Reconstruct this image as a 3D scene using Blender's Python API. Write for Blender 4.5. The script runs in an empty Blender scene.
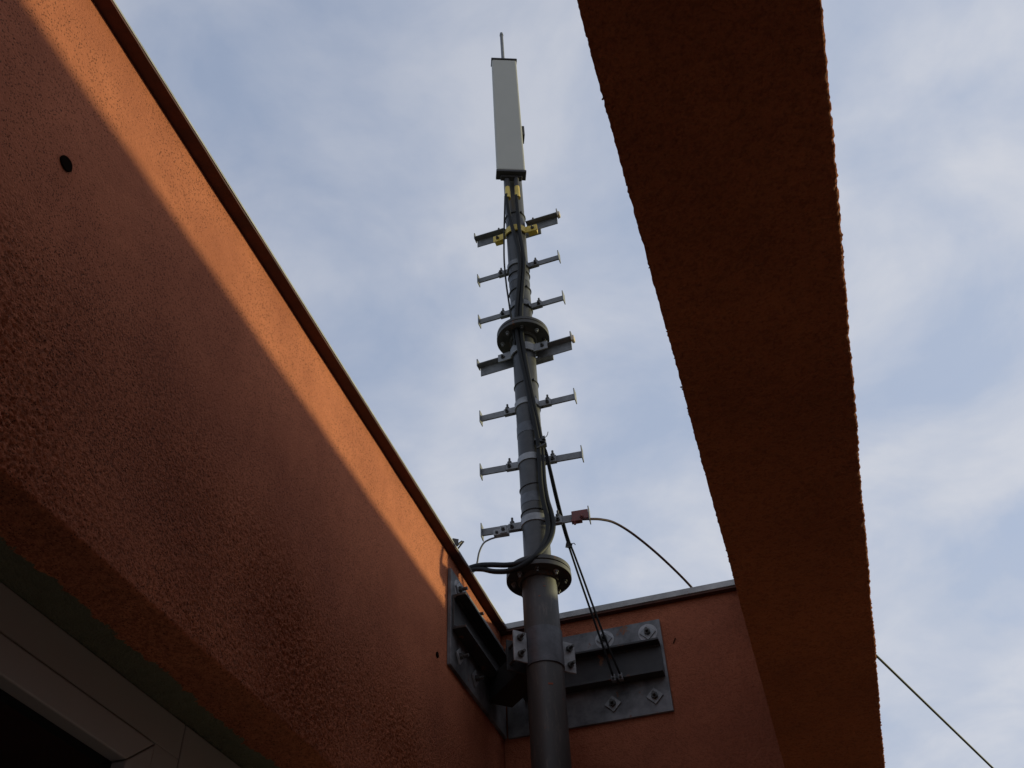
import bpy, bmesh, math, random
from mathutils import Vector, Matrix, Euler, noise
random.seed(7)
R = math.radians
S = bpy.context.scene
C = S.collection

# ------------------------------------------------------------ camera
cam = bpy.data.cameras.new('camera'); co = bpy.data.objects.new('camera', cam); C.objects.link(co)
cam.sensor_width = 36.0; cam.lens = 970.36 / 1024 * 36.0
cam.clip_start = 0.02; cam.clip_end = 3000
co.matrix_world = (Matrix.Rotation(R(15.284), 4, 'Z') @ Matrix.Rotation(R(133.970), 4, 'X')
                   @ Matrix.Rotation(R(-2.988), 4, 'Z'))
S.camera = co

# ------------------------------------------------------------ sky and sun
SUN = Vector((4.03, 2.35, 1.0)).normalized()          # towards the sun
EL = math.asin(SUN.z); AZ = math.atan2(SUN.x, SUN.y)
w = bpy.data.worlds.new('World'); S.world = w; w.use_nodes = True
nt = w.node_tree; nt.nodes.clear()
def N(t, typ, **kw):
    n = t.nodes.new(typ)
    for k, v in kw.items(): setattr(n, k, v)
    return n
def math_node(t, op, a, b=None, c=None, clamp=False):
    n = N(t, 'ShaderNodeMath', operation=op, use_clamp=clamp)
    for i, v in enumerate((a, b, c)):
        if v is None: continue
        if isinstance(v, (int, float)): n.inputs[i].default_value = v
        else: t.links.new(v, n.inputs[i])
    return n.outputs[0]
def ramp(t, fac, stops):
    n = N(t, 'ShaderNodeValToRGB'); t.links.new(fac, n.inputs[0])
    e = n.color_ramp.elements
    while len(e) < len(stops): e.new(0.5)
    for i, (p, c) in enumerate(stops):
        e[i].position = p; e[i].color = (*c, 1) if len(c) == 3 else c
    return n.outputs[0]
def mixc(t, fac, a, b, mode='MIX'):
    n = N(t, 'ShaderNodeMix', data_type='RGBA', blend_type=mode)
    for i, v in ((0, fac), (6, a), (7, b)):
        if isinstance(v, (int, float)): n.inputs[i].default_value = v
        elif isinstance(v, tuple): n.inputs[i].default_value = (*v, 1)
        else: t.links.new(v, n.inputs[i])
    return n.outputs[2]
def fbm(t, vec, scale, detail=4, rough=0.55, dist=0.0):
    n = N(t, 'ShaderNodeTexNoise'); t.links.new(vec, n.inputs['Vector'])
    n.inputs['Scale'].default_value = scale; n.inputs['Detail'].default_value = detail
    n.inputs['Roughness'].default_value = rough; n.inputs['Distortion'].default_value = dist
    return n.outputs['Fac']
sky = N(nt, 'ShaderNodeTexSky', sky_type='NISHITA', sun_disc=False)
sky.sun_elevation = EL; sky.sun_rotation = AZ; sky.air_density = 1.0; sky.dust_density = 0.6; sky.ozone_density = 1.4
tc = N(nt, 'ShaderNodeTexCoord')
sep = N(nt, 'ShaderNodeSeparateXYZ'); nt.links.new(tc.outputs['Generated'], sep.inputs[0])
zz = math_node(nt, 'ADD', math_node(nt, 'MAXIMUM', sep.outputs[2], 0.0), 0.25)
cmb = N(nt, 'ShaderNodeCombineXYZ')
nt.links.new(math_node(nt, 'DIVIDE', sep.outputs[0], zz), cmb.inputs[0])
nt.links.new(math_node(nt, 'DIVIDE', sep.outputs[1], zz), cmb.inputs[1])
cmb.inputs[2].default_value = 3.7
big = fbm(nt, cmb.outputs[0], 1.5, 3, 0.5)
sml = fbm(nt, cmb.outputs[0], 5.0, 7, 0.56, 0.25)
# overall veil is thinner towards the zenith on the left, thicker lower down
veil = math_node(nt, 'MULTIPLY_ADD', sep.outputs[2], -1.0, 1.40)
veil = math_node(nt, 'MULTIPLY_ADD', sep.outputs[0], 0.70, veil)
cl = math_node(nt, 'ADD', math_node(nt, 'ADD', math_node(nt, 'MULTIPLY_ADD', big, 1.1, -0.55), veil),
               math_node(nt, 'MULTIPLY_ADD', sml, 0.8, -0.40), clamp=True)
cl = math_node(nt, 'MULTIPLY_ADD', cl, 0.48, 0.48)
cc = ramp(nt, sml, [(0.34, (3.9, 4.4, 5.4)), (0.50, (4.5, 4.85, 5.65)), (0.66, (5.2, 5.4, 5.95))])
skc = mixc(nt, 1.0, sky.outputs[0], (1.30, 1.50, 1.85), 'MULTIPLY')
mx = mixc(nt, cl, skc, cc)
bg = N(nt, 'ShaderNodeBackground'); bg.inputs[1].default_value = 0.12
nt.links.new(mx, bg.inputs[0])
wo = N(nt, 'ShaderNodeOutputWorld'); nt.links.new(bg.outputs[0], wo.inputs[0])
sun = bpy.data.lights.new('sun', 'SUN'); so = bpy.data.objects.new('sun', sun); C.objects.link(so)
sun.energy = 3.2; sun.color = (1.0, 0.92, 0.50); sun.angle = R(2.6)   # sun veiled by thin cloud
so.rotation_euler = (-SUN).to_track_quat('-Z', 'Y').to_euler(); so.location = SUN * 20
S.view_settings.view_transform = 'Standard'; S.view_settings.look = 'None'
S.view_settings.exposure = 0.0; S.view_settings.gamma = 1; S.view_settings.use_curve_mapping = False

# ------------------------------------------------------------ helpers
def tag(o, label=None, cat=None, group=None, kind=None):
    for k, v in (('label', label), ('category', cat), ('group', group), ('kind', kind)):
        if v: o[k] = v
    return o
def empty(name, loc, *a, **k):
    o = bpy.data.objects.new(name, None); C.objects.link(o); o.location = loc
    o.empty_display_size = 0.1
    return tag(o, *a, **k)
def wpos(o):
    p = Vector(o.location)
    while o.parent: o = o.parent; p += Vector(o.location)
    return p
def obj(name, bm, mat, parent=None, smooth=False, loc=None, bevel=0.0):
    """link a world-space bmesh as ONE object (origin at its parent's origin or at loc)"""
    me = bpy.data.meshes.new(name)
    bmesh.ops.recalc_face_normals(bm, faces=bm.faces)
    bm.to_mesh(me); bm.free()
    base = wpos(parent) if parent else Vector(loc or (0, 0, 0))
    me.transform(Matrix.Translation(-base))
    me.materials.append(mat)
    o = bpy.data.objects.new(name, me); C.objects.link(o)
    if parent: o.parent = parent
    else: o.location = base
    if smooth:
        for p in me.polygons: p.use_smooth = True
        if smooth != 'full': me.set_sharp_from_angle(angle=R(35))
    if bevel:
        m = o.modifiers.new('bevel', 'BEVEL'); m.width = bevel; m.segments = 2; m.limit_method = 'ANGLE'
    return o
def box(bm, c, s, rot=None):
    """box centre c, full size s, optional 3x3/Euler rotation about its centre"""
    m = Matrix.Translation(c)
    if rot is not None: m = m @ (rot if isinstance(rot, Matrix) else Euler(rot).to_matrix()).to_4x4()
    m = m @ Matrix.Diagonal((*s, 1))
    bmesh.ops.create_cube(bm, size=1, matrix=m)
def boxr(bm, a, b):
    box(bm, [(a[i] + b[i]) / 2 for i in range(3)], [abs(b[i] - a[i]) for i in range(3)])
def cyl(bm, a, b, r, r2=None, seg=24):
    a = Vector(a); b = Vector(b); d = b - a
    m = Matrix.Translation((a + b) / 2) @ d.to_track_quat('Z', 'Y').to_matrix().to_4x4()
    bmesh.ops.create_cone(bm, cap_ends=True, segments=seg, radius1=r, radius2=r if r2 is None else r2,
                          depth=d.length, matrix=m)
def ring(bm, c, r0, r1, h, a0=0, a1=360, seg=40, flare=None):
    """upright ring or part of one: inner r0, outer r1, height h centred on c.z"""
    full = abs(a1 - a0) >= 360; n = seg if full else seg + 1
    rows = []
    for i in range(n):
        a = R(a0 + (a1 - a0) * i / seg); ca, sa = math.cos(a), math.sin(a)
        rows.append([bm.verts.new((c[0] + r * ca, c[1] + r * sa, c[2] + z))
                     for r, z in ((r0, -h/2), (r1, -h/2), (r1, h/2), (r0, h/2))])
    for i in range(seg):
        p, q = rows[i], rows[(i + 1) % n]
        for k in range(4): bm.faces.new((p[k], p[(k+1) % 4], q[(k+1) % 4], q[k]))
    if not full: bm.faces.new(rows[0]); bm.faces.new(rows[-1][::-1])
def catmull(pts, sub=8):
    P = [Vector(p) for p in pts]; P = [2*P[0]-P[1]] + P + [2*P[-1]-P[-2]]
    out = []
    for i in range(1, len(P) - 2):
        a, b, c, d = P[i-1:i+3]
        for k in range(sub):
            t = k / sub
            out.append(0.5*((2*b) + (c-a)*t + (2*a-5*b+4*c-d)*t*t + (3*b-a-3*c+d)*t**3))
    out.append(P[-2]); return out
def tube(bm, pts, r, seg=8, sub=8, sm=0):
    p = [Vector(q) for q in pts]
    for _ in range(sm):
        p = [p[0]] + [(p[i-1] + 2*p[i] + p[i+1]) / 4 for i in range(1, len(p)-1)] + [p[-1]]
    p = catmull(p, sub) if sub > 1 else p
    t0 = (p[1] - p[0]).normalized()
    u = t0.cross(Vector((0.3, 0.8, 0.2))).normalized()
    rows = []
    for i, q in enumerate(p):
        t = (p[min(i+1, len(p)-1)] - p[max(i-1, 0)]).normalized()
        u = (u - t * u.dot(t)).normalized(); v = t.cross(u)
        rows.append([bm.verts.new(q + r*(math.cos(2*math.pi*k/seg)*u + math.sin(2*math.pi*k/seg)*v)) for k in range(seg)])
    for i in range(len(rows)-1):
        for k in range(seg):
            bm.faces.new((rows[i][k], rows[i][(k+1) % seg], rows[i+1][(k+1) % seg], rows[i+1][k]))
    bm.faces.new(rows[0][::-1]); bm.faces.new(rows[-1])
def hexbolt(bm, p, n, r=0.011, h=0.01, stud=0.018, sr=0.0055):
    p = Vector(p); n = Vector(n).normalized()
    cyl(bm, p - n*0.002, p + n*h, r, seg=6)
    cyl(bm, p + n*(h - 0.001), p + n*(h + stud), sr, seg=10)
def frange(a, b, s):
    n = max(1, int(round(abs(b - a) / s))); return [a + (b - a) * i / n for i in range(n)]

# ------------------------------------------------------------ materials
def mat(name):
    m = bpy.data.materials.new(name); m.use_nodes = True
    t = m.node_tree; b = t.nodes['Principled BSDF']
    g = t.nodes.new('ShaderNodeNewGeometry')
    return m, t, b, g.outputs['Position']
def bump(t, b, h, strength=0.5, dist=0.002, prev=None):
    n = N(t, 'ShaderNodeBump'); n.inputs['Strength'].default_value = strength; n.inputs['Distance'].default_value = dist
    t.links.new(h, n.inputs['Height'])
    if prev is not None: t.links.new(prev, n.inputs['Normal'])
    t.links.new(n.outputs[0], b.inputs['Normal']); return n.outputs[0]
def stucco(name, colA, colB, grain=1.0, coarse=0.4, specks=True, low=False):
    m, t, b, P = mat(name)
    soft = fbm(t, P, 2.6, 5, 0.6)
    mid = fbm(t, P, 26, 4, 0.6)
    fine = fbm(t, P, 330, 3, 0.7)
    vo = N(t, 'ShaderNodeTexVoronoi', feature='SMOOTH_F1'); t.links.new(P, vo.inputs['Vector']); vo.inputs['Scale'].default_value = 230
    pebble = math_node(t, 'SUBTRACT', math_node(t, 'MULTIPLY', fbm(t, P, 95, 4, 0.65), 1.0), math_node(t, 'MULTIPLY_ADD', vo.outputs['Distance'], 0.45, -0.18))
    c = mixc(t, ramp(t, soft, [(0.36, (0, 0, 0)), (0.64, (1, 1, 1))]), colA, colB)
    c = mixc(t, math_node(t, 'MULTIPLY', ramp(t, mid, [(0.42, (0, 0, 0)), (0.72, (1, 1, 1))]), 0.22), c,
             tuple(x * 0.66 for x in colA))
    c = mixc(t, math_node(t, 'MULTIPLY', ramp(t, fine, [(0.3, (1, 1, 1)), (0.5, (0, 0, 0))]), 0.45), c,
             tuple(x * 0.5 for x in colA))
    if low:                                           # coarser coat towards the bottom, shade of its hollows painted in
        sp0 = N(t, 'ShaderNodeSeparateXYZ'); t.links.new(P, sp0.inputs[0])
        zn = math_node(t, 'MULTIPLY_ADD', fbm(t, P, 3.5, 3), 0.5, sp0.outputs[2])
        k = ramp(t, zn, [(0.0, (1, 1, 1)), (1.0, (0, 0, 0))])
        kk = math_node(t, 'MULTIPLY_ADD', zn, -3.2, 5.6, clamp=True)
        pit_shade = ramp(t, pebble, [(0.36, (1, 1, 1)), (0.56, (0, 0, 0))])
        c = mixc(t, math_node(t, 'MULTIPLY', math_node(t, 'MULTIPLY', pit_shade, kk), 0.6), c, tuple(x * 0.42 for x in colA))
        pebble = math_node(t, 'MULTIPLY', pebble, math_node(t, 'MULTIPLY_ADD', kk, 0.45, 0.25))
        coarse = 1.0
    else:
        pit_shade = ramp(t, pebble, [(0.36, (1, 1, 1)), (0.50, (0, 0, 0))])
        c = mixc(t, math_node(t, 'MULTIPLY', pit_shade, 0.35 * min(1, coarse * 1.5)), c, tuple(x * 0.45 for x in colA))  # hollows between grains darkened to paint in their shade
    if specks:                                        # dark mineral grains showing in the render coat
        v = N(t, 'ShaderNodeTexVoronoi'); t.links.new(P, v.inputs['Vector']); v.inputs['Scale'].default_value = 240
        sp = math_node(t, 'LESS_THAN', v.outputs['Distance'], 0.36)
        rnd = N(t, 'ShaderNodeSeparateColor'); t.links.new(v.outputs['Color'], rnd.inputs[0])
        sp = math_node(t, 'MULTIPLY', sp, math_node(t, 'GREATER_THAN', rnd.outputs[0], 0.76))
        c = mixc(t, math_node(t, 'MULTIPLY', sp, 0.75), c, (0.035, 0.016, 0.01))
    t.links.new(c, b.inputs['Base Color']); b.inputs['Roughness'].default_value = 0.92
    b.inputs['Specular IOR Level'].default_value = 0.15
    n1 = bump(t, b, pebble, coarse, 0.009)
    bump(t, b, fine, 0.55 * grain, 0.0022, n1)
    return m, t, b, P, c
M_wall, tw, bw, Pw, cw = stucco('orange_render', (0.37, 0.122, 0.064), (0.51, 0.176, 0.090), 1.8, 1.0, True, True)
# the ragged edge of the render coat over grey green plaster in the lintel soffit
spw = N(tw, 'ShaderNodeSeparateXYZ'); tw.links.new(Pw, spw.inputs[0])
edge = math_node(tw, 'MULTIPLY_ADD', math_node(tw, 'ADD', fbm(tw, Pw, 17, 7, 0.78), math_node(tw, 'MULTIPLY', fbm(tw, Pw, 4, 2), 0.6)), 0.085, -1.177)
under = math_node(tw, 'MULTIPLY', math_node(tw, 'LESS_THAN', spw.outputs[0], edge),
                  math_node(tw, 'LESS_THAN', spw.outputs[2], 0.93))
pl = mixc(tw, fbm(tw, Pw, 30, 4), (0.10, 0.11, 0.07), (0.17, 0.165, 0.115))
tw.links.new(mixc(tw, under, cw, pl), bw.inputs['Base Color'])
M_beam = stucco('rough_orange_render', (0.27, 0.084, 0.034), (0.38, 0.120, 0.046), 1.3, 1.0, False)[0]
M_back = stucco('fine_orange_render', (0.30, 0.098, 0.054), (0.40, 0.132, 0.070), 1.0, 0.6, False)[0]

def metal(name, a, b_, metallic=0.35, rough=0.55, rust=0.0, scale=18, bmp=0.15):
    m, t, b, P = mat(name)
    f = fbm(t, P, scale, 5, 0.65)
    c = mixc(t, ramp(t, f, [(0.35, (0, 0, 0)), (0.66, (1, 1, 1))]), a, b_)
    f2 = fbm(t, P, scale * 6, 3, 0.6)
    c = mixc(t, math_node(t, 'MULTIPLY', f2, 0.35), c, tuple(x * 0.55 for x in a))
    if rust:
        rf = fbm(t, P, 15, 6, 0.7)
        c = mixc(t, ramp(t, rf, [(0.66 - rust, (0, 0, 0)), (0.70 - rust, (1, 1, 1))]), c, (0.16, 0.06, 0.025))
    t.links.new(c, b.inputs['Base Color']); b.inputs['Metallic'].default_value = metallic
    t.links.new(math_node(t, 'MULTIPLY_ADD', f, 0.3, rough - 0.15), b.inputs['Roughness'])
    bump(t, b, f2, bmp, 0.0006)
    return m
M_galv = metal('galvanised_steel', (0.16, 0.162, 0.168), (0.32, 0.322, 0.33), 0.25, 0.5)
M_galv_dark = metal('dull_galvanised_steel', (0.12, 0.122, 0.13), (0.24, 0.242, 0.25), 0.15, 0.6)
M_pole = metal('dark_painted_steel', (0.028, 0.027, 0.027), (0.065, 0.062, 0.060), 0.1, 0.55, 0.04, 9)
M_pole_up = metal('weathered_grey_steel', (0.026, 0.025, 0.026), (0.066, 0.064, 0.063), 0.15, 0.5, 0.0, 10)
M_flange = metal('dirty_flange_steel', (0.028, 0.026, 0.025), (0.065, 0.060, 0.056), 0.15, 0.6, 0.05, 25)
M_bracket = metal('bracket_steel', (0.022, 0.021, 0.022), (0.050, 0.048, 0.050), 0.15, 0.6, 0.04, 14)
M_plate = metal('zinc_plate', (0.045, 0.045, 0.048), (0.25, 0.25, 0.26), 0.25, 0.55, 0.02, 7)
M_bolt = metal('bolt_steel', (0.03, 0.028, 0.026), (0.09, 0.085, 0.08), 0.3, 0.5, 0.05, 60)
M_yellow = metal('yellow_passivated_steel', (0.55, 0.38, 0.05), (0.72, 0.53, 0.10), 0.15, 0.45, 0.0, 30)
M_cream = metal('sunlit_cream_tip', (0.45, 0.36, 0.26), (0.60, 0.50, 0.37), 0.0, 0.6, 0.0, 40)  # pale cream carries the sunlight on the right-hand step tips
M_red = metal('red_primer_clamp', (0.10, 0.018, 0.015), (0.16, 0.026, 0.021), 0.0, 0.5, 0.0, 40)
M_flash = metal('sheet_metal_coping', (0.26, 0.255, 0.25), (0.44, 0.43, 0.42), 0.15, 0.5, 0.02, 12)
M_soff = metal('rusty_red_coping_underside', (0.045, 0.014, 0.009), (0.10, 0.030, 0.015), 0.0, 0.8, 0.02, 16)
M_black = metal('shade_dark_rusty_steel', (0.010, 0.009, 0.009), (0.022, 0.018, 0.016), 0.0, 0.8, 0.03, 20)  # near-black colour stands in for the shade behind the mast
M_white = metal('zinc_spray', (0.26, 0.26, 0.27), (0.46, 0.46, 0.47), 0.0, 0.6, 0, 30)
M_band = metal('dull_tape_band', (0.045, 0.048, 0.056), (0.105, 0.11, 0.125), 0.1, 0.5, 0.0, 24)
def plain(name, col, rough=0.5, metallic=0.0, var=0.15, sc=40, spec=0.5):
    m, t, b, P = mat(name)
    c = mixc(t, fbm(t, P, sc, 4), tuple(x * (1 - var) for x in col), tuple(min(1, x * (1 + var)) for x in col))
    t.links.new(c, b.inputs['Base Color']); b.inputs['Roughness'].default_value = rough
    b.inputs['Metallic'].default_value = metallic
    b.inputs['Specular IOR Level'].default_value = spec
    return m
M_rubber = plain('black_cable_sheath', (0.008, 0.008, 0.008), 0.6, spec=0.22)
M_redwire = plain('dark_red_wire', (0.035, 0.010, 0.008), 0.6, spec=0.2)
M_greywire = plain('grey_wire', (0.10, 0.10, 0.11), 0.5)
M_tie = plain('black_cable_tie', (0.015, 0.015, 0.015), 0.45)
M_radome = plain('pale_grey_radome_plastic', (0.40, 0.385, 0.34), 0.65, 0, 0.05, 8)
M_cap = plain('dark_grey_end_cap', (0.035, 0.031, 0.033), 0.7)
M_upvc = plain('white_upvc', (0.25, 0.235, 0.225), 0.55, 0, 0.05, 10)
M_gasket = plain('black_rubber_gasket', (0.02, 0.02, 0.02), 0.7)
M_hole = plain('hole_shade_and_scratch', (0.012, 0.008, 0.006), 0.9, spec=0.0)  # black for the dark inside the holes, also for the scratch
M_glass = plain('dark_window_glass', (0.006, 0.006, 0.007), 0.06, spec=0.15)
M_floor = plain('terrace_tiles', (0.30, 0.26, 0.23), 0.85, 0, 0.25, 6)
M_ground = plain('ground_far_below', (0.10, 0.11, 0.07), 0.95, 0, 0.3, 0.05)

# ------------------------------------------------------------ setting: ground and terrace floor
bm = bmesh.new(); bmesh.ops.create_grid(bm, x_segments=8, y_segments=8, size=1500, matrix=Matrix.Translation((0, 0, -12)))
tag(obj('ground', bm, M_ground, loc=(0, 0, -12)), kind='structure')
bm = bmesh.new(); boxr(bm, (-3.0, -5.0, -11.99), (5.0, 3.32, -1.50))
tag(obj('terrace_floor', bm, M_floor, loc=(0, 0, -1.5)), kind='structure')

# ------------------------------------------------------------ swept rendered masonry with a real rough surface
SKEW = Euler((0.61, 1.13, 0.37)).to_matrix()
def sweep(bm, prof, ys, amp, f1=38.0, seed=0.0, ampf=None):
    """prof: (x, z, nx, nz) points going round; ys: stations along the wall"""
    rows = []
    for y in ys:
        row = []
        for (x, z, nx, nz) in prof:
            p = SKEW @ Vector((x, y + seed, z))
            a = amp * (ampf(x, y, z) if ampf else 1)
            d = a * (noise.noise(p * f1) + 0.9 * noise.noise(p * f1 * 2.3 + Vector((7.3, 1.1, 4.7)))) \
                + 0.0022 * noise.noise(p * 5.0)
            row.append(bm.verts.new((x + nx * d, y, z + nz * d)))
        rows.append(row)
    n = len(prof)
    for i in range(len(rows) - 1):
        for k in range(n):
            bm.faces.new((rows[i][k], rows[i][(k + 1) % n], rows[i + 1][(k + 1) % n], rows[i + 1][k]))
    bm.faces.new(rows[0]); bm.faces.new(rows[-1][::-1])

ZB, ZT = 0.912, 1.95
# overhead beam
bl, br_, rc = -0.0312, 0.1962, 0.0035
prof = [(bl, z, -1, 0) for z in frange(ZT, 1.02, 0.12) + frange(1.02, ZB + rc, 0.006)]
prof += [(bl + rc - rc*math.cos(R(a)), ZB + rc - rc*math.sin(R(a)), -math.cos(R(a)), -math.sin(R(a))) for a in (0, 30, 60)]
prof += [(x, ZB, 0, -1) for x in frange(bl + rc, bl + 0.03, 0.0036) + frange(bl + 0.03, br_ - 0.03, 0.0052) + frange(br_ - 0.03, br_ - rc, 0.0036)]
prof += [(br_ - rc + rc*math.sin(R(a)), ZB + rc - rc*math.cos(R(a)), math.sin(R(a)), -math.cos(R(a))) for a in (0, 30, 60)]
prof += [(br_ - 0.004 * min(1, (z - ZB) / 0.02), z, 1, 0) for z in frange(ZB + rc, 1.02, 0.006) + frange(1.02, ZT, 0.12) + [ZT]]
ys = frange(-2.5, 0.36, 0.1) + frange(0.36, 2.9, 0.0038) + [2.9, 3.1, 3.299]
bm = bmesh.new()
sweep(bm, prof, ys, 0.0017, 110.0, 3.0)
beam = empty('roof_beam', (0.08, 0.4, ZB), 'deep rough orange rendered beam passing overhead to the right of the mast', 'beam')
obj('rendered_beam', bm, M_beam, beam, smooth='full')
bm = bmesh.new(); boxr(bm, (bl - 0.03, -2.5, ZT + 0.003), (br_ + 0.035, 3.26, ZT + 0.012))
obj('coping', bm, M_flash, beam, bevel=0.001)
# irregular crumbs of render standing proud along the two lower edges
bm = bmesh.new()
for i in range(150):
    y = random.uniform(0.38, 2.6); s = random.choice((0, 1))
    x = (bl if s == 0 else br_) + random.uniform(-0.001, 0.001)
    z = ZB + random.uniform(0.0, 0.02 if s == 0 else 0.05)
    r = random.uniform(0.0006, 0.0015)
    m = Matrix.Translation((x, y, z)) @ Euler([random.uniform(0, 6) for _ in range(3)]).to_matrix().to_4x4() @ \
        Matrix.Diagonal((random.uniform(.7, 1.3), random.uniform(.8, 2.0), random.uniform(.7, 1.2), 1))
    bmesh.ops.create_icosphere(bm, subdivisions=1, radius=r, matrix=m)
tag(obj('render_crumbs', bm, M_beam, beam), kind='stuff')

# left wall with its window recess
lw = empty('house_wall', (-1.0, 1.0, -1.5), 'long orange rendered wall on the left with a sunlit top strip and white window', 'wall')
rc = 0.006
prof = [(-1.0, z, 1, 0) for z in frange(ZT - 0.001, ZB + rc, 0.0031)]
prof += [(-1.0 - rc + rc*math.cos(R(a)), ZB + rc - rc*math.sin(R(a)), math.cos(R(a)), -math.sin(R(a))) for a in (0, 30, 60)]
prof += [(x, ZB, 0, -1) for x in [-1.0 - rc - (0.20 - rc) * i / 30 for i in range(31)]]
prof += [(-1.38, ZB, 0, -0), (-1.38, ZT - 0.001, 0, 0)]
def wall_amp(x, y, z):
    # trowel-roughened coarse coat low on the band, finer above
    k = max(0.0, min(1.0, (1.36 + 0.10 * noise.noise(Vector((y * 2.0, z * 2.0, 0))) - z) / 0.28))
    p = Vector((y * 3.1, z * 3.1, 4.37)); m = 0.6 + 0.8 * noise.noise(p)
    return 0.07 + 1.05 * k * max(0.15, m + 0.25)
ys = frange(-2.5, 0.26, 0.08) + frange(0.26, 2.2, 0.0031) + frange(2.2, 3.0, 0.0045) + [3.0, 3.1, 3.2, 3.299]
bm = bmesh.new(); sweep(bm, prof, ys, 0.0028, 150.0, 9.0, wall_amp)
obj('rendered_wall', bm, M_wall, lw, smooth='full')
bm = bmesh.new()                                         # jambs and wall below the window recess
boxr(bm, (-1.38, 2.45, -1.5), (-1.001, 3.298, ZB - 0.004)); boxr(bm, (-1.38, -2.5, -1.5), (-1.001, -1.2, ZB - 0.004))
boxr(bm, (-1.38, -1.2, -1.5), (-1.001, 2.45, -0.55))
obj('lower_wall', bm, M_wall, lw)
# sheet coping: dark red underside, thin bright lip
bm = bmesh.new()
ysc = frange(-2.5, 3.27, 0.02) + [3.27]
rows = []
for y in ysc:
    d = 0.0007 * noise.noise(Vector((0, y * 22, 0))) + 0.0011 * noise.noise(Vector((3, y * 4, 0)))
    rows.append([bm.verts.new(v) for v in ((-1.003, y, ZT), (-0.9660 + d, y, ZT + d*0.4), (-0.9660 + d, y, ZT + 0.006 + d*0.4), (-1.003, y, ZT + 0.006))])
for i in range(len(rows) - 1):
    for k in range(4): bm.faces.new((rows[i][k], rows[i][(k+1) % 4], rows[i+1][(k+1) % 4], rows[i+1][k]))
obj('coping_underside', bm, M_soff, lw)
bm = bmesh.new(); boxr(bm, (-1.40, -2.5, ZT + 0.0075), (-0.9645, 3.30, ZT + 0.0135))
obj('coping', bm, M_flash, lw, bevel=0.0008)
# small clip on the coping and drill holes as discs painted dark for their inner shade
bm = bmesh.new()
box(bm, (-0.975, 2.69, 1.985), (0.022, 0.03, 0.022), (0.2, 0.1, 0.5)); cyl(bm, (-0.975, 2.69, 1.97), (-0.955, 2.71, 2.0), 0.0045, seg=10)
cyl(bm, (-0.972, 2.70, 1.96), (-0.945, 2.70, 1.992), 0.003, seg=10)
obj('coping_clip', bm, M_bolt, lw, smooth=True)
for (y, z, r) in ((0.7085, 1.5195, 0.0165), (2.6, 1.511, 0.010)):
    bm = bmesh.new(); cyl(bm, (-1.006, y, z), (-0.9962, y, z), r, r * 0.9, seg=14)
    for v in bm.verts: v.co.y += 0.0022 * noise.noise(v.co * 90); v.co.z += 0.0022 * noise.noise(v.co * 70 + Vector((5, 0, 0)))
    obj('drill_hole', bm, M_hole, lw)
# window: outer frame, joint, side panel, sash with mitred corner, glass
XF = -1.184
bm = bmesh.new()
boxr(bm, (XF - 0.06, -1.195, 0.836), (XF, 1.6475, ZB - 0.003)); boxr(bm, (XF - 0.06, 1.562, -0.55), (XF, 1.6475, 0.8355))
win = obj('window', bm, M_upvc, lw, bevel=0.002)
bm = bmesh.new(); boxr(bm, (XF - 0.06, 1.6505, -0.55), (XF, 2.445, ZB - 0.003)); obj('side_panel', bm, M_upvc, win, bevel=0.002)
bm = bmesh.new(); boxr(bm, (XF - 0.05, 1.6476, -0.5), (XF - 0.006, 1.6504, ZB - 0.004)); obj('joint_strip', bm, M_gasket, win)
bm = bmesh.new(); boxr(bm, (XF - 0.05, 1.555, -0.5), (XF - 0.012, 1.5618, 0.8355)); boxr(bm, (XF - 0.05, -1.19, 0.830), (XF - 0.012, 1.555, 0.8358))
obj('gasket', bm, M_gasket, win)
def prism(bm, pts, x0, x1):
    a = [bm.verts.new((x0, p[0], p[1])) for p in pts]; b = [bm.verts.new((x1, p[0], p[1])) for p in pts]
    bm.faces.new(a); bm.faces.new(b[::-1])
    for i in range(len(pts)): j = (i + 1) % len(pts); bm.faces.new((a[i], a[j], b[j], b[i]))
bm = bmesh.new(); o_, i_ = (1.553, 0.829), (1.480, 0.770)
prism(bm, [(-1.18, o_[1]), (o_[0], o_[1]), (i_[0], i_[1]), (-1.18, i_[1])], XF - 0.05, XF + 0.008)
prism(bm, [(o_[0] + 0.0001, o_[1] - 0.0022), (o_[0], -0.5), (i_[0], -0.5), (i_[0] + 0.0001, i_[1] - 0.0022)], XF - 0.05, XF + 0.008)
obj('sash', bm, M_upvc, win, bevel=0.003)
bm = bmesh.new(); boxr(bm, (XF - 0.03, -1.18, -0.5), (XF - 0.022, 1.4795, 0.7695)); obj('pane', bm, M_glass, win)

# added side wall, out of view on the right, keeping low sun off the floor
sw = empty('sun_block_wall', (2.3, 0.0, -1.5), 'orange rendered wall added out of view on the right to block low sun', 'wall')
bm = bmesh.new(); boxr(bm, (2.3, -4.5, -1.5), (2.55, 3.2, 1.00)); obj('rendered_wall', bm, M_back, sw)

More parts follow.
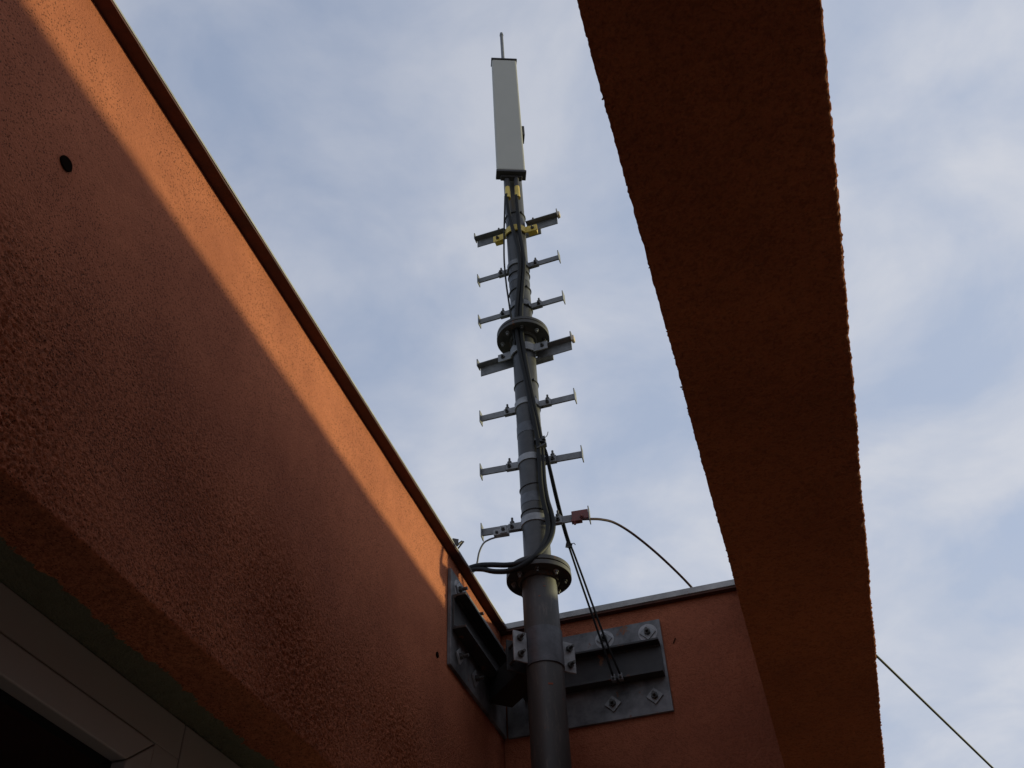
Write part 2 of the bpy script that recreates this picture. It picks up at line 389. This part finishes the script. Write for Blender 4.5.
# back parapet wall
YW = 3.30
bw_ = empty('parapet_wall', (-0.4, YW, -1.5), 'short orange rendered parapet behind the mast with grey metal coping', 'wall')
bm = bmesh.new(); rows = []
xs = frange(-1.0, 0.20, 0.01) + [0.20]; zs = frange(-1.5, 1.2, 0.3) + frange(1.2, ZT, 0.01) + [ZT - 0.001]
for x in xs:
    rows.append([bm.verts.new((x, YW + 0.0016 * noise.noise(Vector((x*12, 1, z*12))) + 0.0008 * noise.noise(Vector((x*60, 1, z*60))), z)) for z in zs])
for i in range(len(rows)-1):
    for k in range(len(zs)-1): bm.faces.new((rows[i][k], rows[i+1][k], rows[i+1][k+1], rows[i][k+1]))
boxr(bm, (-1.38, YW + 0.004, -1.5), (0.20, YW + 0.25, ZT - 0.001))
obj('rendered_wall', bm, M_back, bw_, smooth=True)
bm = bmesh.new(); boxr(bm, (-0.999, YW - 0.026, ZT - 0.003), (0.235, YW + 0.0, ZT + 0.0045)); obj('coping_underside', bm, M_soff, bw_)
bm = bmesh.new(); box(bm, (-0.382, YW + 0.12, ZT + 0.0175), (1.236, 0.30, 0.025)); obj('coping', bm, M_flash, bw_, bevel=0.0015)
for x, z in ((-0.330, 1.79),):
    bm = bmesh.new(); box(bm, (x, YW - 0.0015, z), (0.003, 0.003, 0.022), (0, 0.5, 0)); obj('scratch', bm, M_hole, bw_)

# ------------------------------------------------------------ mast
MX, MY = -0.730, 2.90
def at(r, deg, z): return (MX + r*math.cos(R(deg)), MY + r*math.sin(R(deg)), z)
mast = empty('antenna_mast', (MX, MY, -1.5), 'tall flanged grey steel pipe mast with climbing steps in the wall corner', 'mast')
def pipe(z0, z1, r, m):
    bm = bmesh.new(); cyl(bm, (MX, MY, z0), (MX, MY, z1), r, seg=64); return obj('pole_section', bm, m, mast, smooth=True)
M_scuff, ts, bs, Ps = mat('scuffed_dark_steel')
mp = N(ts, 'ShaderNodeMapping'); ts.links.new(Ps, mp.inputs[0]); mp.inputs['Scale'].default_value = (1, 1, 0.22)
sf = fbm(ts, mp.outputs[0], 60, 6, 0.72); sg = fbm(ts, Ps, 7, 4)
cs = mixc(ts, sg, (0.026, 0.025, 0.025), (0.060, 0.057, 0.054))
cs = mixc(ts, math_node(ts, 'MULTIPLY', ramp(ts, sf, [(0.52, (0, 0, 0)), (0.68, (1, 1, 1))]), 0.55), cs, (0.13, 0.11, 0.095))
cs = mixc(ts, ramp(ts, fbm(ts, Ps, 22, 6, 0.75), [(0.645, (0, 0, 0)), (0.69, (1, 1, 1))]), cs, (0.17, 0.065, 0.03))
ts.links.new(cs, bs.inputs['Base Color']); bs.inputs['Roughness'].default_value = 0.55; bump(ts, bs, sf, 0.2, 0.0006)
pipe(-1.5, 1.898, 0.0625, M_scuff); pipe(1.937, 3.146, 0.0500, M_pole_up); pipe(3.185, 4.60, 0.0485, M_pole_up)
bm = bmesh.new(); cyl(bm, (MX, MY, 4.60), (MX, MY, 5.45), 0.030, seg=32); obj('pole_section', bm, M_pole_up, mast, smooth=True)
for (z, r, nb) in ((1.898, 0.117, 8), (3.146, 0.118, 8)):
    bm = bmesh.new()
    cyl(bm, (MX, MY, z), (MX, MY, z + 0.018), r, seg=72); cyl(bm, (MX, MY, z + 0.0185), (MX, MY, z + 0.022), r - 0.006, seg=72)
    cyl(bm, (MX, MY, z + 0.0225), (MX, MY, z + 0.039), r - 0.001, seg=72)
    cyl(bm, (MX, MY, z - 0.012), (MX, MY, z + 0.0005), 0.058 if z > 3 else 0.070, 0.064 if z > 3 else 0.078, seg=48)
    fl = obj('flange', bm, M_flange, mast, smooth=True, bevel=0.0015)
    for k in range(nb):
        a = 12 + 360 / nb * k; p = at(r - 0.026, a, z); bm = bmesh.new()
        cyl(bm, (p[0], p[1], z + 0.001), (p[0], p[1], z - 0.009), 0.0095, seg=6)
        cyl(bm, (p[0], p[1], z - 0.008), (p[0], p[1], z - 0.018), 0.0052, seg=10)
        cyl(bm, (p[0], p[1], z - 0.001), (p[0], p[1], z + 0.040), 0.0060, seg=10)
        cyl(bm, (p[0], p[1], z + 0.038), (p[0], p[1], z + 0.047), 0.0095, seg=6)
        obj('bolt', bm, M_galv if k % 3 else M_bolt, fl)
# bands of tape and cable ties round the pole
for z, h, r, m in ((2.60, 0.050, 0.0513, M_band), (2.245, 0.045, 0.0513, M_band), (3.54, 0.030, 0.0498, M_band)):
    bm = bmesh.new(); ring(bm, (MX, MY, z), 0.0480, r, h); obj('tape_band', bm, m, mast, smooth=True)
for z, dz in ((3.47, 0.012), (3.34, 0.0), (3.585, 0.006), (2.86, 0.008), (2.31, 0.008), (2.185, 0.0), (4.05, 0.004)):
    bm = bmesh.new(); q = [at(0.0515, a, z + dz*math.sin(R(a + 40))) for a in range(0, 361, 10)]
    tube(bm, q, 0.0028, 6, 1); box(bm, at(0.055, -40, z), (0.009, 0.009, 0.006)); obj('cable_tie', bm, M_tie, mast)
# climbing steps, light pairs
def light_step(z, az, ringed, mt):
    c, s = math.cos(R(az)), math.sin(R(az)); rot = Matrix.Rotation(R(az), 3, 'Z')
    def P(u, v, zz): return (MX + u*c - v*s, MY + u*s + v*c, zz)
    bm = bmesh.new(); ring(bm, (MX, MY, z), 0.0495, 0.0545, 0.030)
    for k in (-1, 1):
        box(bm, P(k*0.077, 0.008, z), (0.050, 0.004, 0.030), rot); box(bm, P(k*0.077, -0.006, z), (0.050, 0.004, 0.030), rot)
    st = obj('climbing_step', bm, mt, mast, smooth=True)
    for k in (-1, 1):
        bm = bmesh.new()
        box(bm, P(k*0.135, 0.001, z), (0.138, 0.0075, 0.030), rot)
        box(bm, P(k*0.2055, 0, z + 0.002), (0.004, 0.036, 0.062), rot)
        obj('arm', bm, M_galv_dark, st, bevel=0.0008)
        bm = bmesh.new(); hexbolt(bm, P(k*0.088, 0.0, z + 0.0155), (0, 0, 1), 0.0095, 0.011, 0.018, 0.0045); obj('bolt', bm, M_bolt, st)
        bm = bmesh.new(); hexbolt(bm, P(k*0.088, -0.009, z - 0.002), (s*1.0, -c*1.0, 0), 0.008, 0.007, 0.010, 0.004); obj('bolt', bm, M_bolt, st)
    return st, P, rot
steps = []
for z, az in ((3.652, -2), (3.356, -2), (2.742, 0), (2.442, 4), (2.148, 5)):
    steps.append(light_step(z, az, True, M_galv if z < 3 else M_galv_dark))
# heavy pairs made of angle section
def heavy_step(z, az, yellow):
    c, s = math.cos(R(az)), math.sin(R(az)); rot = Matrix.Rotation(R(az), 3, 'Z')
    def P(u, v, zz): return (MX + u*c - v*s, MY + u*s + v*c, zz)
    bm = bmesh.new()
    # omega strap in front of the pole, wings running out along the arms
    pts = []
    for i in range(25):
        a = math.pi + math.pi * i / 24; pts.append((0.0545*math.cos(a), 0.0545*math.sin(a)))
    pts = [(-0.115, -0.016), (-0.085, -0.016), (-0.066, -0.018)] + pts[3:-3] + [(0.066, -0.018), (0.085, -0.016), (0.115, -0.016)]
    hh = 0.022; zo = -0.066 if yellow else 0.0; rows = []
    for i, (u, v) in enumerate(pts):
        d = 0.006; nrm = Vector((u, v)).normalized() if 3 <= i < len(pts) - 3 else Vector((0, -1))
        r_ = [(u, v, -hh), (u + nrm.x*d, v + nrm.y*d, -hh), (u + nrm.x*d, v + nrm.y*d, hh), (u, v, hh)]
        rows.append([bm.verts.new(P(a, b, z + zo + e)) for a, b, e in r_])
    for i in range(len(rows)-1):
        for k in range(4): bm.faces.new((rows[i][k], rows[i][(k+1) % 4], rows[i+1][(k+1) % 4], rows[i+1][k]))
    bm.faces.new(rows[0]); bm.faces.new(rows[-1][::-1])
    if yellow:
        for k in (-1, 1): box(bm, P(k*0.088, -0.004, z + zo), (0.044, 0.030, 0.034), rot)
    st = obj('climbing_step', bm, M_yellow if yellow else M_galv, mast, smooth=True)
    for k in (-1, 1):
        bm = bmesh.new()
        box(bm, P(k*0.138, 0.006, z + 0.019), (0.166, 0.033, 0.005), rot)
        box(bm, P(k*0.134, 0.0195, z - 0.009), (0.160, 0.005, 0.052), rot)
        box(bm, P(k*0.2200, 0.008, z + 0.030), (0.005, 0.036, 0.042), rot)
        obj('arm', bm, M_galv_dark, st, bevel=0.001)
        bm = bmesh.new(); hexbolt(bm, P(k*0.092, 0.005, z + 0.022), (0, 0, 1), 0.0100, 0.011, 0.016, 0.0048); obj('bolt', bm, M_bolt, st)
        bm = bmesh.new(); hexbolt(bm, P(k*0.092, -0.019, z + zo), (s, -c, 0), 0.0095, 0.008, 0.012, 0.0045); obj('bolt', bm, M_bolt, st)
    bm = bmesh.new(); box(bm, P(0.228, -0.002, z + 0.004), (0.014, 0.026, 0.030), rot); obj('sunlit_tip', bm, M_cream, st, bevel=0.004)  # pale block paints the sunlit face of the right tip
    bm = bmesh.new(); box(bm, P(0.03, 0.060, z), (0.17, 0.008, 0.040), rot); obj('rear_strap', bm, M_galv_dark, st)
heavy_step(3.976, -1.5, True); heavy_step(3.060, -3.5, False)
# collar clamping the mast to the corner bracket
bm = bmesh.new(); ring(bm, (MX, MY, 1.622), 0.0615, 0.0668, 0.132, -135, 45, 40); D1 = Vector((1, 1, 0)).normalized(); D2 = Vector((1, -1, 0)).normalized()
rot45 = Matrix.Rotation(R(45), 3, 'Z')
collar = obj('pole_clamp', bm, M_band, mast, smooth=True)
for k in (-1, 1):
    p = Vector((MX, MY, 1.618)) + D1 * (k * 0.0935) + D2 * 0.004
    bm = bmesh.new(); box(bm, p, (0.052, 0.007, 0.112), rot45); obj('lug', bm, M_galv, collar, bevel=0.002)
    for dz in (-0.030, 0.030):
        bm = bmesh.new(); hexbolt(bm, p + D2 * 0.0035 + Vector((0, 0, dz)) + D1*k*0.002, D2, 0.0115, 0.010, 0.020, 0.0055); obj('bolt', bm, M_bolt, collar)
# paint chips on the lower pole
for a, z, sz in ((-62, 1.475, 0.016), (-60, 1.84, 0.008), (-78, 1.80, 0.007)):
    p = at(0.0627, a, z); bm = bmesh.new()
    box(bm, p, (0.0012, sz, sz*0.35), Matrix.Rotation(R(a), 3, 'Z')); obj('rust_patch', bm, plain('rust', (0.22, 0.06, 0.03), 0.9), mast)

# ------------------------------------------------------------ corner brackets on the two walls
def washer(bm, p, n, t_, s):
    """square plate washer turned 45 degrees on a wall with normal n and tangent t_"""
    n = Vector(n); t_ = Vector(t_); m = Matrix((t_, Vector((0, 0, 1)), n)).transposed() @ Matrix.Rotation(R(45), 3, 'Z')
    box(bm, Vector(p) + n*0.004, (s, s, 0.006), m)
def wall_bracket(name, label, o, n, t_, L, ch0, ch1, bolts):
    """o: lower inner corner on the wall face; n: wall normal; t_: along the wall; L: plate length"""
    o = Vector(o); n = Vector(n); t_ = Vector(t_); Z = Vector((0, 0, 1))
    rt = empty(name, o, label, 'bracket')
    def bx(bm, a, b):     # a,b in (along, out, up)
        m = Matrix((t_, n, Z)).transposed(); c = [(a[i]+b[i])/2 for i in range(3)]
        box(bm, o + t_*c[0] + n*c[1] + Z*c[2], [abs(b[i]-a[i]) for i in range(3)], m)
    bm = bmesh.new(); bx(bm, (0, 0.001, 0), (L, 0.013, 0.362)); obj('wall_plate', bm, M_plate, rt, bevel=0.0012)
    bm = bmesh.new(); z0, z1, d = 0.130, 0.262, 0.062
    bx(bm, (ch0, 0.0135, z0), (ch1, 0.0205, z1))
    bx(bm, (ch0, 0.0205, z0), (ch1, d, z0 + 0.008)); bx(bm, (ch0, 0.0205, z1 - 0.008), (ch1, d, z1))
    # root fillets of the rolled channel
    for zc, sg in ((z0 + 0.008, 1), (z1 - 0.008, -1)):
        c = o + t_*((ch0+ch1)/2) + n*0.0225 + Z*(zc + sg*0.002)
        box(bm, c, (abs(ch1-ch0), 0.007, 0.007), Matrix((t_, n, Z)).transposed() @ Matrix.Rotation(R(45), 3, 'X'))
    obj('channel', bm, M_bracket, rt, bevel=0.001)
    for (a, z) in bolts:
        p = o + t_*a + n*0.013 + Z*z
        bm = bmesh.new(); washer(bm, p, n, t_, 0.044); ws = obj('washer', bm, M_galv, rt, bevel=0.001)
        bm = bmesh.new(); hexbolt(bm, p + n*0.007, n, 0.0125, 0.011, 0.018, 0.006); obj('anchor_bolt', bm, M_bolt, rt)
        if z > 0.2:
            bm = bmesh.new(); cyl(bm, p - n*0.0005, p + n*0.0012, 0.036, seg=36); obj('zinc_paint_patch', bm, M_white, rt)
    return rt
wall_bracket('wall_bracket', 'steel channel bracket with bolts on the orange wall left of the mast', (-1.0, 2.687, 1.522), (1, 0, 0), (0, 1, 0), 0.60,
             0.012, 0.55, ((0.068, 0.312), (0.245, 0.312), (0.075, 0.062), (0.235, 0.060)))
wall_bracket('wall_bracket', 'dark channel bracket on zinc plate on the parapet right of the mast', (-0.372, 3.30, 1.522), (0, -1, 0), (-1, 0, 0), 0.61,
             0.010, 0.54, ((0.050, 0.313), (0.216, 0.319), (0.058, 0.062), (0.212, 0.060)))
# spacer behind the mast, running back into the corner between the two channels
cb = empty('spacer_bracket', (MX - 0.10, MY + 0.10, 1.56), 'steel spacer in painted-on shade behind the clamped pole, running back into the corner', 'bracket')
c0 = Vector((MX, MY, 1.62)) - D2 * 0.20
bm = bmesh.new(); box(bm, c0, (0.100, 0.26, 0.085), rot45)
obj('channel', bm, M_black, cb, bevel=0.001)
bm = bmesh.new(); box(bm, Vector((MX, MY, 1.62)) - D2 * 0.0665, (0.215, 0.006, 0.112), rot45)
obj('clamp_plate', bm, M_bracket, cb, bevel=0.001)
bm = bmesh.new()
for k in (-1, 1):
    for dz in (-0.030, 0.030):
        bm = bmesh.new(); q = Vector((MX, MY, 1.618 + dz)) + D1*(k*0.0955); cyl(bm, q - D2*0.080, q - D2*0.001, 0.0055, seg=12)
        obj('threaded_rod', bm, M_bolt, cb, smooth=True)

# ------------------------------------------------------------ panel antenna
nf = Vector((0.2436, -0.970, 0)).normalized(); uf = Vector((nf.y, -nf.x, 0)) * -1     # towards the viewer, rightwards
rotP = Matrix((uf, -nf, Vector((0, 0, 1)))).transposed() @ Matrix.Rotation(R(7), 3, 'Z')
axis = Vector((MX, MY, 0))
ant = empty('panel_antenna', axis + nf*0.10 + Vector((0, 0, 4.27)), 'tall pale grey panel antenna at the top of the mast', 'antenna')
def pan(bm, u, d, z, s): box(bm, axis + uf*u + nf*d + Vector((0, 0, z)), s, rotP)
bm = bmesh.new(); pan(bm, -0.006, 0.103, 4.899, (0.148, 0.050, 1.177)); obj('radome', bm, M_radome, ant, bevel=0.009)
bm = bmesh.new(); pan(bm, -0.006, 0.103, 4.300, (0.157, 0.056, 0.018)); pan(bm, -0.006, 0.092, 4.286, (0.112, 0.030, 0.014)); obj('end_cap', bm, M_cap, ant, bevel=0.003)
bm = bmesh.new(); pan(bm, -0.006, 0.103, 5.496, (0.156, 0.056, 0.014)); obj('end_cap', bm, M_cap, ant, bevel=0.003)
bm = bmesh.new(); pan(bm, 0.068, 0.045, 4.77, (0.026, 0.060, 0.09)); pan(bm, -0.074, 0.045, 4.74, (0.014, 0.040, 0.06)); pan(bm, 0, 0.045, 4.77, (0.14, 0.03, 0.05)); obj('mounting_clamp', bm, M_cap, ant, bevel=0.002)
bm = bmesh.new(); a_ = axis - uf*0.010; cyl(bm, a_ + Vector((0, 0, 5.20)), a_ + Vector((0, 0, 6.06)), 0.0105, seg=16); cyl(bm, a_ + Vector((0, 0, 6.055)), a_ + Vector((0, 0, 6.085)), 0.0125, 0.010, seg=16)
ROD = obj('air_terminal_rod', bm, M_galv_dark, ant, smooth=True)
for u in (-0.029, 0.020):
    bm = bmesh.new(); z0 = 4.24
    q0 = axis + uf*u + nf*0.093; cyl(bm, q0 + Vector((0, 0, 4.200)), q0 + Vector((0, 0, 4.272)), 0.0125, seg=16)
    cn = obj('connector', bm, M_cap, ant, smooth=True)
    bm = bmesh.new(); cyl(bm, q0 + Vector((0, 0, 4.105)), q0 + Vector((0, 0, 4.200)), 0.0145, 0.0125, seg=16); obj('yellow_tape', bm, M_yellow, cn, smooth=True)

# ------------------------------------------------------------ cables
A = [(-0.7404,2.7943,4.1311),(-0.7426,2.804,4.0378),(-0.7344,2.8216,3.9394),(-0.7213,2.82,3.8264),(-0.7047,2.8242,3.7104),(-0.6953,2.8265,3.6027),(-0.716,2.8264,3.4369),(-0.7337,2.8187,3.2695),(-0.741,2.8201,3.1212),(-0.7295,2.8229,2.9877),(-0.7111,2.8276,2.8439),(-0.7026,2.8349,2.7132),(-0.6899,2.8432,2.5873),(-0.6803,2.8508,2.5033),(-0.6848,2.8496,2.4083),(-0.6868,2.8491,2.293),(-0.6853,2.8495,2.2087),(-0.6671,2.8541,2.1321),(-0.6666,2.8511,2.0614),(-0.683,2.8087,1.9728),(-0.7248,2.7673,1.8959),(-0.7892,2.7717,1.8706),(-0.8678,2.8139,1.9102),(-0.9387,2.8476,1.9748),(-0.9768,2.8586,1.9818),(-1.06,2.88,1.978),(-1.25,2.93,1.975)]
B = [(-0.6926,2.8063,4.1166),(-0.6922,2.8167,4.0105),(-0.6939,2.8217,3.9347),(-0.6942,2.8268,3.8033),(-0.6831,2.8296,3.7002),(-0.6788,2.8347,3.6009),(-0.7003,2.8303,3.4352),(-0.7132,2.8239,3.2673),(-0.7206,2.8252,3.1191),(-0.7112,2.8276,2.9859),(-0.6989,2.8306,2.8427),(-0.6911,2.8429,2.7167),(-0.6794,2.851,2.5907),(-0.6711,2.8634,2.5108),(-0.6743,2.8626,2.4154),(-0.6762,2.8621,2.2997),(-0.6724,2.8631,2.215),(-0.6535,2.8678,2.1564),(-0.6492,2.8637,2.0855),(-0.6613,2.8348,2.0024),(-0.6967,2.7795,1.9225),(-0.7558,2.7698,1.8964),(-0.8105,2.7973,1.9184),(-0.8906,2.8287,1.9633),(-0.9419,2.8468,1.9846),(-0.9838,2.8569,1.9846),(-1.08,2.875,1.982),(-1.25,2.90,1.980)]
Cc = [(-0.7586,2.831,4.1765),(-0.774,2.858,4.0544),(-0.7824,2.8559,3.8645),(-0.7905,2.8539,3.6768),(-0.7804,2.841,3.487),(-0.766,2.8342,3.3428),(-0.7593,2.8208,3.1922),(-0.747,2.822,3.0523)]
D = [(-0.6757,2.865,2.5146),(-0.6602,2.872,2.4638),(-0.6607,2.885,2.3877),(-0.6522,2.93,2.284),(-0.6478,2.98,2.1891),(-0.6384,3.015,2.1154),(-0.6351,3.03,2.1038),(-0.6181,3.08,1.9819),(-0.5981,3.13,1.8781),(-0.5785,3.18,1.7627),(-0.5614,3.225,1.6576)]
E_ = [(-0.6716,2.865,2.5134),(-0.6542,2.872,2.4621),(-0.6531,2.885,2.3856),(-0.6443,2.93,2.2819),(-0.6388,2.98,2.1868),(-0.633,3.015,2.1141),(-0.6205,3.03,2.0813),(-0.6033,3.08,1.9829),(-0.5811,3.13,1.8578),(-0.5572,3.18,1.7416),(-0.5352,3.225,1.6604)]
def cable(name, pts, r, m, label, cat='cable', seg=10, sm=1, sub=6, group=None):
    bm = bmesh.new(); tube(bm, pts, r, seg, sub, sm)
    base = Vector(pts[-1]); return tag(obj(name, bm, m, loc=base, smooth='full'), label, cat, group)
cable('feeder_cable', A, 0.0095, M_rubber, 'thick black cable, left of two down the mast, inner loop over the lower flange')
cable('feeder_cable', B, 0.0095, M_rubber, 'thick black cable, right of two down the mast, outer loop over the lower flange')
cable('jumper_cable', Cc, 0.0042, M_rubber, 'thin black cable along the left side of the upper mast')

cable('earth_wire', D, 0.0042, M_rubber, 'thin black wire from mast to lower channel clip, left one of the slack pair', 'wire', 8)
cable('earth_wire', E_, 0.0042, M_rubber, 'thin black wire from mast to lower channel clip, right one of the slack pair', 'wire', 8)
# cable ties that bunch the cables
kb = [((-0.6765, 2.852, 2.507), 0.016), ((-0.6505, 2.958, 2.110 + 0.09), 0.0)]
bm = bmesh.new()
p = Vector((-0.6775, 2.857, 2.505)); box(bm, p, (0.046, 0.026, 0.012), (0, 0.3, 0.2)); box(bm, p + Vector((0.018, -0.012, 0.004)), (0.012, 0.012, 0.014))
box(bm, p + Vector((0.006, -0.006, -0.034)), (0.044, 0.024, 0.006), (0, -0.5, 0.2)); tube(bm, [p + Vector(v) for v in ((0.02, -0.015, 0), (0.034, -0.018, 0.008), (0.040, -0.02, 0.024))], 0.0016, 6, 4)
tag(obj('cable_tie', bm, M_tie, loc=p), 'black cable tie knot gathering the thick cables halfway down the mast', 'cable tie')
p = Vector((-0.6355, 3.022, 2.108)); bm = bmesh.new(); box(bm, p, (0.024, 0.018, 0.016), (0.3, 0.2, 0.4)); tube(bm, [p + Vector(v) for v in ((0.008, 0, 0), (0.020, -0.004, 0.003), (0.026, -0.004, -0.006))], 0.0016, 6, 4)
tag(obj('cable_tie', bm, M_tie, loc=p), 'small black tie joining the two slack thin wires beside the pole', 'cable tie')
for x in (-0.5614, -0.5352):
    p = Vector((x, 3.233, 1.652)); cl_ = empty('wire_clip', p, 'small metal wire clip on the channel, %s of two' % ('left' if x < -0.55 else 'right'), 'clip', 'wire clips on the channel flange')
    bm = bmesh.new(); box(bm, p, (0.016, 0.020, 0.026)); obj('clip_body', bm, M_galv_dark, cl_, bevel=0.002)
    bm = bmesh.new(); hexbolt(bm, p - Vector((0, 0.010, 0.004)), (0, -1, 0), 0.006, 0.005, 0.006, 0.003); obj('bolt', bm, M_bolt, cl_)
# red terminal clamp and its wire on the lowest step, right
P_, rot_ = steps[-1][1], steps[-1][2]
rc_ = empty('terminal_clamp', P_(0.185, -0.02, 2.135), 'dark red earthing clamp on the right arm of the lowest step', 'clamp')
bm = bmesh.new(); box(bm, P_(0.172, -0.017, 2.146), (0.062, 0.006, 0.040), rot_); box(bm, P_(0.158, -0.010, 2.124), (0.040, 0.022, 0.010), rot_); obj('clamp_body', bm, M_red, rc_, bevel=0.002)
bm = bmesh.new(); hexbolt(bm, P_(0.178, -0.020, 2.134), (0, -1, 0), 0.008, 0.006, 0.006, 0.004); obj('bolt', bm, M_red, rc_); bm = bmesh.new(); hexbolt(bm, P_(0.150, -0.012, 2.120), (0, 0, -1), 0.007, 0.005, 0.006, 0.004); obj('bolt', bm, M_red, rc_)
RED = [(-0.545,2.892,2.118),(-0.5239,2.905,2.124),(-0.4896,2.95,2.143),(-0.452,3.01,2.170),(-0.4094,3.08,2.160),(-0.333,3.16,2.103),(-0.2634,3.25,2.036),(-0.222,3.315,1.986),(-0.200,3.38,1.978),(-0.190,3.50,1.970)]
cable('earth_wire', RED, 0.0048, M_redwire, 'dark red wire arching from the red clamp down to the parapet coping', 'wire', 8)
gc = empty('terminal_clamp', P_(-0.14, -0.01, 2.118), 'grey earthing clamp under the left arm of the lowest step', 'clamp')
bm = bmesh.new(); box(bm, P_(-0.128, -0.014, 2.122), (0.058, 0.022, 0.026), rot_); box(bm, P_(-0.118, -0.026, 2.128), (0.026, 0.008, 0.034), rot_); obj('clamp_body', bm, M_galv, gc, bevel=0.002)
bm = bmesh.new(); hexbolt(bm, P_(-0.118, -0.030, 2.126), (0, -1, 0), 0.0075, 0.006, 0.007, 0.004); obj('bolt', bm, M_bolt, gc); bm = bmesh.new(); hexbolt(bm, P_(-0.144, -0.024, 2.120), (0, -1, 0), 0.0065, 0.005, 0.005, 0.0035); obj('bolt', bm, M_bolt, gc)
G = [(-0.880,2.875,2.108),(-0.9039,2.872,2.103),(-0.9286,2.868,2.094),(-0.9455,2.868,2.060),(-0.9548,2.87,1.994),(-0.9600,2.88,1.984),(-0.99,2.89,1.976),(-1.2,2.92,1.972)]
cable('earth_wire', G, 0.0036, M_greywire, 'thin grey wire curving from the lowest left step to the wall coping', 'wire', 8)
# line leaving the parapet end beyond the beam
p0 = Vector((0.1999, 3.362, 1.9085)); dv = Vector((0.79697, 1.715, -0.32601))
pts = [p0 + dv * t for t in (0, 0.4, 1.0, 2.0, 4.0, 8.0)]
for i, q in enumerate(pts): q.z -= 0.0
bm = bmesh.new(); tube(bm, pts, 0.0052, 8, 6)
tag(obj('guy_line', bm, M_rubber, loc=p0, smooth='full'), 'straight dark line slanting down to the right beyond the beam', 'line')
